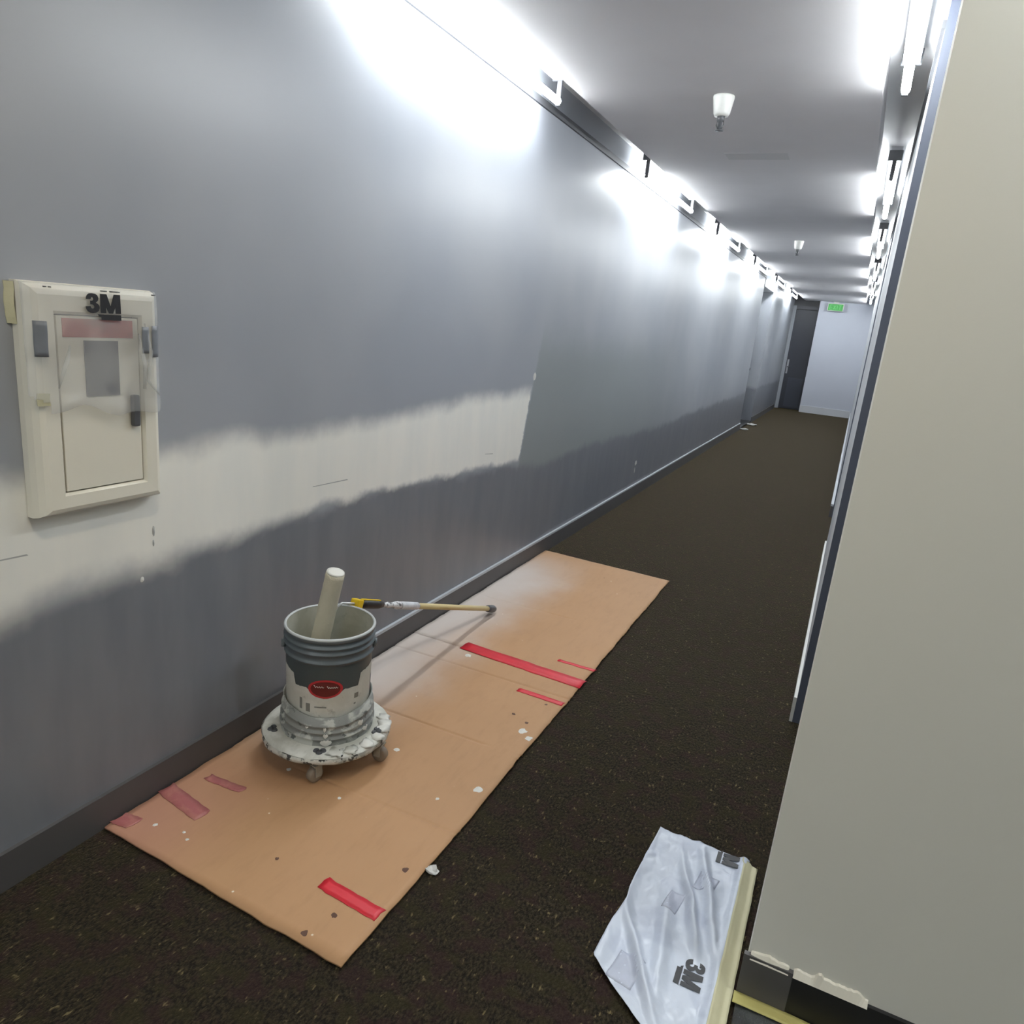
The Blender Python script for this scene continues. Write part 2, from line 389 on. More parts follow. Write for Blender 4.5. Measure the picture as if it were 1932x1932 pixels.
strip_light(1.42, 0.15, 1.6, 'unseen bare tube strip light added in the slot over the beige wall', 'strip light over the beige wall', True)  # unseen tube put in to wash the beige wall from above
DLT = thing('downlight', (-0.58, 0.62, ZC), 'unseen round warm downlight added in the ceiling above the camera', 'light')  # unseen lamp, added for the warm light and shadow at the cabinet
bm = bmesh.new(); addlathe(bm, [(0.078, 0.0), (0.10, 0.0), (0.102, -0.006), (0.09, -0.010), (0.078, -0.006), (0.078, 0.0)], 32); bmobj('trim_ring', bm, M_housing, DLT, True)
bm = bmesh.new(); addlathe(bm, [(0.0, -0.004), (0.078, -0.003), (0.078, -0.001), (0.0, -0.001)], 32); bmobj('lens', bm, mat_emit('warm_lamp_lens', (1.0, 0.86, 0.66), 150), DLT)
strip_light(-0.05, -3.7, -2.25, 'unseen bare tube strip light added in the right slot far behind the camera', 'strip lights over the right wall')  # unseen lamp added to the right row for light behind the camera

# ------------------------------------------------------------------ ceiling things
def sprinkler(x, y, label):
    r = thing('sprinkler', (x, y, ZC), label, 'sprinkler', 'ceiling sprinklers')
    bm = bmesh.new(); addlathe(bm, [(0.0, 0), (0.046, 0), (0.047, -0.006), (0.043, -0.03), (0.036, -0.07), (0.030, -0.082), (0.0, -0.083)], 28); bmobj('escutcheon', bm, M_white, r, True)
    bm = bmesh.new(); addlathe(bm, [(0.0, -0.08), (0.017, -0.082), (0.016, -0.10), (0.009, -0.105), (0.008, -0.135), (0.0, -0.136)], 16)
    addlathe(bm, [(0.0, -0.136), (0.018, -0.137), (0.018, -0.142), (0.0, -0.143)], 14); bmobj('sprinkler_head', bm, M_dark, r, True)
    bm = bmesh.new()
    for s in (-1, 1): addtube(bm, [(s * 0.013, 0, -0.098), (s * 0.016, 0, -0.118), (s * 0.006, 0, -0.137)], 0.0028, 8)
    bmobj('frame_arm', bm, M_dark, r, True)
sprinkler(-0.777, 3.60, 'white cone sprinkler head on the ceiling, the near and larger one')
sprinkler(-0.807, 8.35, 'small distant sprinkler head on the ceiling beyond the near one')
bm = bmesh.new(); addbox(bm, -0.95, -0.60, 4.64, 4.80, ZC - 0.0006, ZC)
o = bmobj('ceiling_patch', bm, plain('grey_patch', srgb(216, 215, 216), 0.7, 0.05, 5, 0.02)); tag(o, 'faint flat grey patch on the ceiling beyond the near sprinkler', 'patch')
# exit sign
E_ = thing('exit_sign', (-0.745, YE - 0.09, 2.33), 'small green lit exit sign under the ceiling at the corridor end', 'sign')
under(box('sign_case', -0.915, -0.575, YE - 0.11, YE - 0.05, 2.335, 2.505, M_white, bev=0.006), E_)
under(box('sign_face', -0.90, -0.59, YE - 0.114, YE - 0.11, 2.35, 2.49, mat_emit('green_lit_face', (0.03, 0.5, 0.05), 0.22, (0.05, 0.22, 0.06))), E_)
under(box('sign_mount', -0.80, -0.69, YE - 0.10, YE - 0.06, 2.505, ZC, M_white), E_)
ML = mat_emit('pale_green_letters', (0.10, 0.6, 0.13), 0.32, (0.1, 0.3, 0.1))
def letters_exit():
    y0 = YE - 0.116; bm = bmesh.new()
    def bar(x0, z0, x1, z1, t=0.014):
        d = Vector((x1 - x0, 0, z1 - z0)); n = Vector((-d.z, 0, d.x)).normalized() * t / 2
        a, b = Vector((x0, y0, z0)), Vector((x1, y0, z1))
        f = [bm.verts.new(v) for v in (a - n, b - n, b + n, a + n)]; bm.faces.new(f)
    z0, z1, zm = 2.375, 2.465, 2.42; X = -0.865
    for z in (z0, zm, z1): bar(X, z, X + 0.045, z)
    bar(X, z0, X, z1); X += 0.075
    bar(X, z0, X + 0.05, z1); bar(X, z1, X + 0.05, z0); X += 0.08
    bar(X, z0, X, z1); X += 0.03
    bar(X, z1, X + 0.055, z1); bar(X + 0.0275, z0, X + 0.0275, z1)
    return bmobj('exit_letters', bm, ML)
under(letters_exit(), E_)

# ------------------------------------------------------------------ printed logo
def logo_faces():
    """block numeral and letter with a bar beneath: 2D outlines, cap height 1"""
    polys = []
    polys.append([(.02, .68), (.04, .80), (.10, .91), (.20, .98), (.36, 1.0), (.54, .98), (.66, .90), (.71, .77), (.69, .65), (.62, .57), (.55, .53), (.66, .47), (.74, .37), (.75, .25), (.70, .11), (.58, .02), (.38, -.02), (.20, .00), (.08, .08), (.01, .20), (0, .31),
                  (.27, .33), (.30, .24), (.38, .20), (.45, .24), (.47, .31), (.44, .39), (.36, .42), (.26, .42), (.26, .61), (.36, .61), (.42, .65), (.43, .72), (.38, .79), (.32, .78), (.29, .69)])
    X = 0.80
    for q_ in ([(0, 0), (0.30, 0), (0.30, 1), (0, 1)], [(0.0, 1), (0.36, 1), (0.68, 0), (0.44, 0)], [(0.44, 0), (0.68, 0), (1.12, 1), (0.76, 1)], [(0.82, 0), (1.12, 0), (1.12, 1), (0.82, 1)]):
        polys.append([(X + a, b) for a, b in q_])
    polys.append([(0.72, -0.20), (1.92, -0.20), (1.92, -0.07), (0.62, -0.07)])
    polys.append([(0.82, -0.36), (1.92, -0.36), (1.92, -0.20), (0.82, -0.20)])
    return polys
def logo(name, fn, parent, sel=None, th=0.0004, nrm=(0, 0, 1)):
    """fn maps logo coordinates to a point in space"""
    vs, fs = [], []
    for k, p in enumerate(logo_faces()):
        if sel and not sel(p): continue
        i = len(vs); lift = 0.00006 * (k % 3)
        vs += [Vector(fn(*c)) + Vector(nrm) * lift for c in p]; fs.append(tuple(range(i, i + len(p))))
    o = mesh(name, vs, fs, M_ink)
    if parent: under(o, parent)
    s = o.modifiers.new('thickness', 'SOLIDIFY'); s.thickness = th; s.offset = 0
    return o

# ------------------------------------------------------------------ fire extinguisher cabinet on the left wall
CB = thing('extinguisher_cabinet', (XL, 1.16, 0.93), 'off-white metal extinguisher cabinet half covered with clear film on the left wall', 'cabinet')
Y0, Y1, Z0, Z1, XF = 0.995, 1.325, 0.945, 1.478, -1.622
# frame: rounded trim around the door opening
dy0, dy1, dz0, dz1 = 1.058, 1.268, 1.000, 1.412
def frame_bar(pts_in, pts_out):
    """rounded bar between an inner edge and an outer edge (each two y,z points)"""
    prof = [(0, XF - 0.008), (0.10, XF), (0.62, XF + 0.001), (0.80, XF - 0.004), (0.93, XF - 0.018), (1.0, XF - 0.035), (1.0, XL)]
    vs, fs = [], []
    for e in (0, 1):
        for t, x in prof:
            vs.append((x, pts_in[e][0] + (pts_out[e][0] - pts_in[e][0]) * t, pts_in[e][1] + (pts_out[e][1] - pts_in[e][1]) * t))
        vs.append((XL, *pts_in[e]))
    n = len(prof) + 1
    for k in range(n): fs.append((k, (k + 1) % n, n + (k + 1) % n, n + k))
    fs += [tuple(range(n))[::-1], tuple(range(n, 2 * n))]
    o = mesh('frame_bar', vs, fs, M_offw); under(o, CB)
    bm = bmesh.new(); bm.from_mesh(o.data); bmesh.ops.recalc_face_normals(bm, faces=bm.faces); bm.to_mesh(o.data); bm.free()
IN = [(dy0, dz0), (dy1, dz0), (dy1, dz1), (dy0, dz1)]; OUT = [(Y0, Z0), (Y1, Z0), (Y1, Z1), (Y0, Z1)]
for i in range(4): frame_bar((IN[i], IN[(i+1) % 4]), (OUT[i], OUT[(i+1) % 4]))
g = 0.003
under(box('back_panel', XL, XF - 0.028, dy0, dy1, dz0, dz1, M_dark), CB)
DR = box('cabinet_door', XF - 0.026, XF - 0.006, dy0 + g, dy1 - g, dz0 + g, dz1 - g, M_offw, bev=0.002); under(DR, CB)
def sub(o): o.parent = DR; o.matrix_parent_inverse = Matrix.Translation(CB.location).inverted() @ Matrix.Identity(4); o.matrix_parent_inverse = Matrix.Identity(4); return o
sub(box('red_label', XF - 0.006, XF - 0.0045, 1.073, 1.250, 1.362, 1.404, plain('dull_red_label', srgb(168, 92, 88), 0.45, 0.12, 30, 0.0)))['label'] = 'dull red label strip'
sub(box('window_pane', XF - 0.006, XF - 0.003, 1.122, 1.208, 1.225, 1.355, plain('dark_window', srgb(92, 92, 100), 0.25, 0.15, 20, 0.0)))['label'] = 'small dark window'
bm = bmesh.new(); addbox(bm, XF - 0.004, XF + 0.012, 1.233, 1.252, 1.145, 1.225, 0.006); sub(bmobj('pull_handle', bm, M_dark))['label'] = 'dark grey pull handle'

# clear masking film taped over its upper half
FM = thing('masking_film', (XF, 1.16, 1.2), 'crinkled clear masking film taped over the cabinet top with black 3M print', 'plastic film')
def filmx(y, z):
    b = 0.0045 + 0.0028 * (1 + fbm(y * 14, z * 9)) + 0.004 * math.exp(-((z - 1.205) / 0.02) ** 2) * (1 + math.sin(y * 60))
    b = 0.0045 + (b - 0.0045) * (1 - math.exp(-(((y - 1.157) / 0.06) ** 4 + ((z - 1.44) / 0.045) ** 4)))
    e = 0.0
    if y < 1.03: e = -((1.03 - y) / 0.045) ** 2 * 0.02
    if y > 1.285: e = -((y - 1.285) / 0.036) ** 2 * 0.022
    if z > 1.46: e -= ((z - 1.46) / 0.03) ** 2 * 0.02
    return XF + 0.011 + b + e
yl = lin(0.985, 1.321, 46); zl = lin(1.192, 1.477, 44)
fl = sheet('film', yl, zl, lambda y, z: (filmx(y, z), y, z + (0.012 * math.sin(y * 19) + 0.006 * math.sin(y * 47)) * max(0, (1.30 - z) / 0.1)), 0.0005, M_film_clear,
           keep=lambda y, z: not (y < 1.02 and z < 1.23 - (y - 0.985) * 0.4)); under(fl, FM)
logo('printed_logo', lambda u, v: (filmx(1.113 + u * 0.0455, 1.420 + v * 0.043) + 0.006, 1.113 + u * 0.0455, 1.420 + v * 0.043), FM, nrm=(1, 0, 0))['label'] = 'black 3M logo'
M_gprint = plain('grey_print', srgb(108, 112, 118), 0.4, 0.2, 25, 0.0)
for nm, y0, y1, z0, z1 in (('grey_print', 0.998, 1.024, 1.320, 1.397), ('grey_print', 1.284, 1.310, 1.318, 1.395), ('grey_print', 1.256, 1.276, 1.328, 1.392)):
    s_ = sheet(nm, lin(y0, y1, 5), lin(z0, z1, 8), lambda y, z: (filmx(y, z) + 0.0015, y, z), 0.0004, M_gprint); under(s_, FM)
for y0, y1 in ((1.022, 1.030), (1.033, 1.040), (1.155, 1.172), (1.178, 1.205), (1.288, 1.306)):
    s_ = sheet('small_print', lin(y0, y1, 4), [1.468, 1.4705], lambda y, z: (filmx(y, z) + 0.0015, y, z), 0.0004, M_ink); under(s_, FM)
# wrinkle folds standing off the film
for pts in ([(0.006, 1.075, 1.345), (0.011, 1.062, 1.31), (0.008, 1.050, 1.275), (0.005, 1.044, 1.25)], [(0.006, 1.268, 1.40), (0.011, 1.280, 1.33), (0.010, 1.270, 1.26), (0.006, 1.305, 1.222)], [(0.006, 1.25, 1.375), (0.01, 1.262, 1.30), (0.006, 1.262, 1.24)]):
    f_ = tube('film_fold', [(XF + 0.010 + a, y, z) for a, y, z in pts], [0.002, 0.005, 0.004, 0.0015][:len(pts)], M_film_clear); under(f_, FM)
# masking tape holding the film
for nm, pts, lab in (('masking_tape', ((-1.674, 0.982), (-1.660, 0.993), 1.385, 1.474), 'strip of yellowed masking tape beside the cabinet top left corner'),
                     ('masking_tape', ((-1.614, 0.998), (-1.6115, 1.024), 1.212, 1.240), 'scrap of yellowed masking tape at the film lower left edge')):
    (xa, ya), (xb, yb), za, zb = pts; n = 7; vs = []; fs = []
    for i in range(n):
        z = za + (zb - za) * i / (n - 1); j = 0.003 * fbm(i * 1.7, za)
        vs += [(xa, ya + j, z), (xb + 0.002, yb + j, z), (xb - 0.001, yb + j, z), (xa - 0.002, ya + j, z)]
    for i in range(n - 1):
        for k in range(4): a, b = i*4 + k, i*4 + (k+1) % 4; fs.append((a, b, b + 4, a + 4))
    fs += [(3, 2, 1, 0), tuple((n-1)*4 + k for k in range(4))]
    tp = mesh(nm, vs, fs, M_tape); tag(tp, lab, 'tape')

# small paint dabs and knife marks on the left wall
M_dab = plain('white_paint_dab', srgb(212, 211, 204), 0.4, 0.03, 20, 0.0)
def dab(y, z, ry, rz, m=M_dab, name='paint_dab'):
    n = 12; vs = [(XL + 0.003, y, z)]; fs = []
    for k in range(n):
        a = 2*PI*k/n; j = 1 + 0.35 * fbm(y * 9 + k, z * 5); vs.append((XL + 0.0004, y + ry * j * math.cos(a), z + rz * j * math.sin(a)))
    for k in range(n): fs.append((0, 1 + k, 1 + (k+1) % n))
    o = mesh(name, vs, fs, m, WL); return o
for a in ((3.88, 1.185, 0.020, 0.022), (6.42, 0.322, 0.03, 0.022), (6.41, 0.255, 0.012, 0.028), (1.286, 0.702, 0.006, 0.008)): dab(*a)
M_mark = plain('grey_knife_mark', srgb(168, 169, 167), 0.5, 0.1, 20, 0.0)
dab(1.328, 0.835, 0.004, 0.016, M_mark, 'scuff_mark'); dab(1.326, 0.80, 0.003, 0.010, M_mark, 'scuff_mark')
for (y0, z0, y1, z1) in ((1.985, 0.851, 2.181, 0.846), (0.80, 0.862, 0.984, 0.855), (3.33, 0.80, 3.42, 0.79)):
    vs = [(XL + 0.0006, y0, z0), (XL + 0.0006, y1, z1 + 0.001), (XL + 0.0006, y1 + 0.004, z1 - 0.003), (XL + 0.0006, y0, z0 - 0.0025)]
    mesh('knife_mark', vs, [(0, 1, 2, 3)], M_mark, WL)

# ------------------------------------------------------------------ cardboard floor runner
RN = thing('cardboard_runner', (-1.24, 2.7, 0), 'long tan cardboard runner with red tape and white overspray on the carpet', 'cardboard')
cre = [(2.08, 0.006, -1.676, -0.95), (2.56, 0.0055, -1.66, -0.80), (1.62, 0.002, -1.4, -0.8), (3.35, 0.003, -1.6, -1.1)]
def cardz(x, y):
    z = 0.0115 + 0.002 * fbm(x * 2.2, y * 1.6)
    for yc, a, xa, xb in cre:
        if xa <= x <= xb: z -= a * math.exp(-((y - yc - 0.02 * (x + 1.2)) / 0.006) ** 2)
    return max(0.0065, z)
def crow(y0, y1, step):
    s = set(); n = int((y1 - y0) / step)
    for i in range(n + 1): s.add(round(y0 + (y1 - y0) * i / n, 5))
    for yc, *_ in cre:
        if y0 < yc < y1: s |= {round(yc + d * 0.0025, 5) for d in range(-14, 15)}
    return sorted(s)
xs = lin(0, 1, 40)
def edgeL(y): return -1.658 + 0.006 * fbm(y * 6, 3.1) + 0.004 * fbm(y * 30, 1)
def edgeR(y): return -0.806 - 0.012 * (y < 1.5) * (1.5 - y) + 0.006 * fbm(y * 5, 8.2) + 0.004 * fbm(y * 26, 5)
for y0, y1, lift in ((1.108, 2.725, 0.0), (2.715, 4.325, 0.0022)):
    def hf(u, y, y0=y0, y1=y1, lift=lift):
        x = edgeL(y) + (edgeR(y) - edgeL(y)) * u
        yy = y
        if y0 < 2 and y < 1.13: yy = y + 0.025 * (1 - u) + 0.006 * fbm(x * 8, 2) - 0.01
        if y1 > 4 and y > 4.30: yy = y + 0.02 * (1 - u) - 0.02 + 0.006 * fbm(x * 8, 4)
        return (x, yy, cardz(x, y) + lift)
    s_ = sheet('cardboard_sheet', xs, crow(y0, y1, 0.03), hf, 0.0062, M_card); under(s_, RN)
def tape_on_card(x0, x1, yc, wdt, m, skew=0.0, name='tape_strip'):
    def hf(u, v):
        x = x0 + (x1 - x0) * u; y = yc + v * wdt + skew * u + 0.004 * fbm(u * 9, yc) + (0.006 * fbm(v * 7, x0) if u in (0, 1) else 0)
        return (x + (0.008 * fbm(v * 5, x1) if u in (0, 1) else 0), y, max(cardz(x, y), cardz(x, yc)) + (0.0022 if y > 2.69 else 0) + 0.0016)
    s_ = sheet(name, lin(0, 1, 14), lin(-0.5, 0.5, 4), hf, 0.0012, m); under(s_, RN)
tape_on_card(-1.40, -0.80, 2.735, 0.075, M_red, -0.025)
tape_on_card(-0.975, -0.797, 2.862, 0.022, M_red)
tape_on_card(-1.015, -0.812, 2.512, 0.03, M_red)
tape_on_card(-1.012, -0.820, 1.276, 0.042, M_red, -0.012)
tape_on_card(-1.66, -1.470, 1.325, 0.055, M_pink, -0.03)
tape_on_card(-1.66, -1.60, 1.165, 0.05, M_pink, 0.01)
tape_on_card(-1.60, -1.46, 1.43, 0.03, M_pink, 0.01)
def blob(name, x, y, r, h, m, parent, flat=True):
    n = 12; vs = [(x, y, cardz(x, y) + h)]; fs = []
    for k in range(n):
        a = 2*PI*k/n; rr = r * (1 + 0.5 * fbm(x * 13 + math.cos(a) * 1.3, y * 17 + math.sin(a) * 1.3)); px, py = x + rr*math.cos(a), y + rr*math.sin(a)
        vs.append((px, py, cardz(px, py) + 0.0003)); 
    for k in range(n): fs.append((0, 1 + k, 1 + (k+1) % n))
    o = mesh(name, vs, fs, m); under(o, parent); return o
for x, y, r in ((-0.869, 2.238, 0.017), (-0.83, 2.207, 0.014), (-0.845, 1.844, 0.014), (-1.418, 1.596, 0.008), (-1.191, 1.882, 0.010), (-1.335, 2.66, 0.014), (-1.192, 1.571, 0.006), (-0.935, 1.733, 0.006), (-1.55, 1.20, 0.006), (-1.43, 1.205, 0.005), (-1.46, 1.22, 0.005)):
    blob('paint_drip', x, y, r, 0.0025, M_dab, RN)
M_dirt = plain('dark_smudge', srgb(84, 56, 42), 0.7, 0.2, 20, 0.0)
for x, y, r in ((-1.172, 1.279, 0.006), (-0.944, 1.128, 0.008), (-0.918, 1.206, 0.008), (-0.852, 1.428, 0.009), (-0.95, 2.33, 0.008), (-0.88, 2.30, 0.008), (-0.87, 2.47, 0.006), (-0.90, 2.89, 0.006)):
    blob('dark_smudge', x, y, r, 0.0006, M_dirt, RN)

# ------------------------------------------------------------------ bucket dolly
BX, BY = -1.39, 1.75
VA = math.atan2(-BY, -BX)                       # direction from the bucket to the camera
M_dolly = mat_splashed('dolly_caked_with_paint', srgb(178, 178, 168), srgb(206, 206, 198), srgb(60, 62, 60), 0.4, 0.6, 0.64, 0.68, 9)
M_dollyedge = mat_splashed('chipped_dolly_edge', srgb(196, 196, 188), srgb(150, 150, 142), srgb(58, 58, 54), 0.45, 0.6, 0.52, 0.58, 16)
M_caster = plain('paint_specked_caster', srgb(150, 146, 134), 0.5, 0.25, 40, 0.1)
M_wheel = plain('grey_brown_wheel', srgb(130, 118, 104), 0.5, 0.2, 40, 0.05)
DL = thing('bucket_dolly', (BX, BY, 0), 'round paint-caked dolly on casters under the bucket', 'dolly')
CZ = 0.0150                                     # top of the cardboard
DZ = 0.1215
bm = bmesh.new(); n = 72
prof = [(0.0, DZ), (0.10, DZ), (0.15, DZ + 0.001), (0.19, DZ), (0.203, DZ - 0.003), (0.209, DZ - 0.009)]
rings = addlathe(bm, prof, n)
for rg in rings[1:]:
    for v in rg: v.co.z += 0.004 * max(0, fbm(v.co.x * 22, v.co.y * 22)) * (1 if v.co.xy.length > 0.12 else 0)
bmobj('deck', bm, M_dolly, DL, True)
bm = bmesh.new(); rings = addlathe(bm, [(0.2085, DZ - 0.0085), (0.2125, DZ - 0.015), (0.212, DZ - 0.025), (0.206, DZ - 0.031), (0.19, DZ - 0.033), (0.0, DZ - 0.033)], n)
for rg in rings[:4]:
    for v in rg:
        k = 1 + 0.02 * fbm(v.co.x * 25, v.co.y * 25, v.co.z * 60); v.co.x *= k; v.co.y *= k
bmobj('deck_rim', bm, M_dollyedge, DL, True)
# ring holder made from a cut pail
M_ring = mat_splashed('grey_ring_with_white_splashes', srgb(130, 132, 128), srgb(186, 187, 180), srgb(92, 95, 92), 0.47, 0.58, 0.60, 0.66, 12)
bm = bmesh.new(); n = 96; R0 = 0.1445
def ringz(th): return 0.219 + 0.026 * math.sin(th - VA) ** 2 + 0.004 * fbm(math.cos(th) * 3, math.sin(th) * 3)
prof = [(R0 + 0.006, 0.0), (R0 + 0.004, 0.10), (R0 + 0.0045, 0.22), (R0 + 0.011, 0.24), (R0 + 0.011, 0.28), (R0 + 0.003, 0.31), (R0 + 0.003, 0.42), (R0 + 0.009, 0.45), (R0 + 0.009, 0.50), (R0 + 0.002, 0.53), (R0 + 0.002, 0.64), (R0 + 0.006, 0.67), (R0 + 0.006, 0.72), (R0, 0.75), (R0 + 0.001, 1.0), (R0 - 0.003, 1.0), (R0 - 0.004, 0.05)]
rg = []
for r, s in prof:
    rg.append([bm.verts.new((r * math.cos(2*PI*i/n), r * math.sin(2*PI*i/n), DZ + (ringz(2*PI*i/n) - DZ) * s)) for i in range(n)])
for a, b in zip(rg, rg[1:]):
    for i in range(n): bm.faces.new((a[i], a[(i+1) % n], b[(i+1) % n], b[i]))
bmobj('ring_holder', bm, M_ring, DL, True)
# white paint runs on the ring and deck
def run(th, z0, z1, wid, m=M_dab, r=R0 + 0.0125):
    z0 += 0.042; z1 += 0.040
    vs, fs = [], []; k = 7
    for j in range(k):
        t_ = j / (k - 1); z = z0 + (z1 - z0) * t_; ww = wid * math.sin(PI * min(0.95, 0.15 + t_ * 0.75)) 
        for s in (-1, 0, 1):
            a = VA + th + s * ww / r; rr = r + (0.003 if s == 0 else -0.003); vs.append((rr * math.cos(a), rr * math.sin(a), z))
    for j in range(k - 1):
        for s in range(2): a = j * 3 + s; fs.append((a, a + 1, a + 4, a + 3))
    mesh('paint_run', vs, fs, m, DL, True)
for th, z0, z1, wd in ((-0.05, 0.150, 0.136, 0.005), (-0.03, 0.128, 0.114, 0.008), (-0.02, 0.106, 0.086, 0.019), (-0.42, 0.150, 0.145, 0.005), (0.75, 0.150, 0.134, 0.012), (0.9, 0.118, 0.104, 0.016)): run(th, z0, z1, wd)
def lump(th, r, sx, sz, m):
    bm = bmesh.new(); bmesh.ops.create_icosphere(bm, subdivisions=2, radius=1)
    for v in bm.verts:
        k = 1 + 0.7 * fbm(v.co.x * 2 + th * 5, v.co.y * 2, v.co.z * 2); v.co = Vector((v.co.x * sx * k, v.co.y * sx * k, v.co.z * sz * k))
    a = VA + th; bmesh.ops.translate(bm, verts=bm.verts, vec=(r * math.cos(a), r * math.sin(a), DZ)); bmobj('dried_paint', bm, m, DL, True)
for th, r, sx, sz in ((1.25, 0.190, 0.026, 0.006), (1.42, 0.193, 0.024, 0.007), (1.0, 0.194, 0.022, 0.006), (0.72, 0.188, 0.024, 0.005), (0.4, 0.190, 0.022, 0.005), (0.15, 0.185, 0.026, 0.004), (1.62, 0.190, 0.022, 0.006)): lump(th, r, sx, sz, M_dab if th > 0.6 else M_dolly)
CAST = [math.radians(a) for a in (-58.5, 14, 86, 158, 230)]
for k, a in enumerate(CAST):
    cs = Matrix.Rotation(a, 4, 'Z')
    def W(bm, name, m, par, smooth=True):
        bmesh.ops.transform(bm, matrix=Matrix.Translation(((0.165, 0.176)[k == 1] * math.cos(a), (0.165, 0.176)[k == 1] * math.sin(a), 0)) @ Matrix.Rotation((VA + 2.2, 3.3, 1.0, 2.6, 4.4)[k], 4, 'Z'), verts=bm.verts)
        return bmobj(name, bm, m, par, smooth)
    FZ = DZ - 0.033
    bm = bmesh.new(); addtube(bm, [(0, 0, FZ - 0.012), (0, 0, FZ)], [0.018, 0.022], 14)
    for s in (-1, 1): addbox(bm, -0.025, -0.002, s * 0.016 - 0.0018, s * 0.016 + 0.0018, CZ + 0.022, FZ - 0.010, 0.001)
    addbox(bm, -0.030, 0.014, -0.0178, 0.0178, FZ - 0.014, FZ - 0.009)
    cst = W(bm, 'caster_fork', M_caster, DL, False)
    bm = bmesh.new(); addtube(bm, [(-0.018, -0.012, CZ + 0.0265), (-0.018, -0.009, CZ + 0.0265), (-0.018, 0.009, CZ + 0.0265), (-0.018, 0.012, CZ + 0.0265)], [0.020, 0.026, 0.026, 0.020], 22)
    W(bm, 'wheel', M_wheel, cst)
    # bolt hole recess over each caster
    bm = bmesh.new()
    for dx, dy in ((-0.010, 0.004), (0.010, 0.004), (0, -0.006)): 
        bmesh.ops.create_cone(bm, cap_ends=True, segments=12, radius1=0.011, radius2=0.009, depth=0.004, matrix=Matrix.Translation((dx, dy, DZ + 0.003)))
    bmesh.ops.transform(bm, matrix=Matrix.Translation((0.178 * math.cos(a), 0.178 * math.sin(a), 0)) @ Matrix.Rotation(a + PI/2, 4, 'Z'), verts=bm.verts)
    bmobj('caster_bolts', bm, M_dark, DL)

# ------------------------------------------------------------------ paint bucket
BK = thing('paint_bucket', (BX, BY, DZ + 0.002), 'grey five gallon paint bucket with torn white label and red oval', 'bucket')
def matb():
    t = NT('grey_green_pail_plastic'); n = t.noise(7, 4); x, y, z = t.xyz()
    c = t.mix(n, srgb(62, 71, 71), srgb(70, 78, 80)); c = t.mix(t.step(z, 0.265, 0.285), c, srgb(88, 96, 100))
    t.color(c); t.rough(0.4); return t.m
M_pail = matb()
M_inner = mat_splashed('paint_coated_inside', srgb(166, 166, 152), srgb(180, 180, 168), srgb(140, 140, 130), 0.4, 0.65, 0.6, 0.75, 9)
HB = 0.3665
def rb(z): return 0.1305 + 0.0105 * z / HB
bm = bmesh.new()
pr = [(0.0, 0.0), (0.12, 0.0), (rb(0) , 0.006)]
pr += [(rb(z), z) for z in (0.08, 0.16, 0.22, 0.262, 0.272)]
for z in (0.279, 0.309, 0.330): pr += [(rb(z), z), (rb(z) + 0.0065, z + 0.002), (rb(z) + 0.0065, z + 0.006), (rb(z) + 0.001, z + 0.009), (rb(z), z + 0.016)]
pr += [(rb(0.35), 0.350), (rb(0.352) + 0.004, 0.352), (rb(0.356) + 0.005, 0.360), (rb(HB) + 0.003, HB), (rb(HB), HB + 0.001), (rb(HB) - 0.003, HB - 0.002)]
addlathe(bm, pr, 96); bmobj('pail', bm, M_pail, BK, True)
bm = bmesh.new(); addlathe(bm, [(rb(HB) - 0.0025, HB - 0.001), (rb(0.2) - 0.004, 0.2), (rb(0.1) - 0.004, 0.10), (0.10, 0.085), (0, 0.085)], 96)
bmobj('inner_wall', bm, M_inner, BK, True)
bm = bmesh.new(); addlathe(bm, [(rb(HB) - 0.0035, HB - 0.001), (rb(HB) - 0.001, HB + 0.0025), (rb(HB) + 0.003, HB + 0.002), (rb(HB) + 0.006, HB - 0.003), (rb(HB) + 0.004, HB - 0.006)], 96)
bmobj('rim', bm, plain('pale_rim', srgb(186, 190, 190), 0.4, 0.06, 20, 0.02), BK, True)
# torn label wrapped round the pail
M_label = mat_splashed('torn_white_label', srgb(190, 190, 180), srgb(206, 206, 198), srgb(168, 168, 160), 0.4, 0.7, 0.62, 0.7, 8)
tops = [(-180, .255), (-100, .25), (-62, .235), (-51, .230), (-49, .193), (-30, .195), (-24, .186), (-20, .172), (-10, .163), (-5, .160), (4, .165), (12, .176), (22, .190), (43, .189), (46, .230), (62, .236), (100, .25), (180, .255)]
def ltop(d):
    for (a, za), (b, zb) in zip(tops, tops[1:]):
        if a <= d <= b: return za + (zb - za) * (d - a) / (b - a) + 0.0025 * fbm(d * 0.21, 2.2)
    return 0.25
ds = lin(-180, 180, 181)
vs, fs = [], []
for d in ds:
    a = VA + math.radians(d); zt = ltop(d)
    for s in (0, 0.5, 1):
        z = 0.03 + (zt - 0.03) * s; r = rb(z) + 0.0012; vs.append((r * math.cos(a), r * math.sin(a), z))
for i in range(len(ds) - 1):
    for k in range(2): a = i * 3 + k; fs.append((a, a + 3, a + 4, a + 1))
lb = mesh('label', vs, fs, M_label, BK, True); lb['label'] = 'torn white paper label'
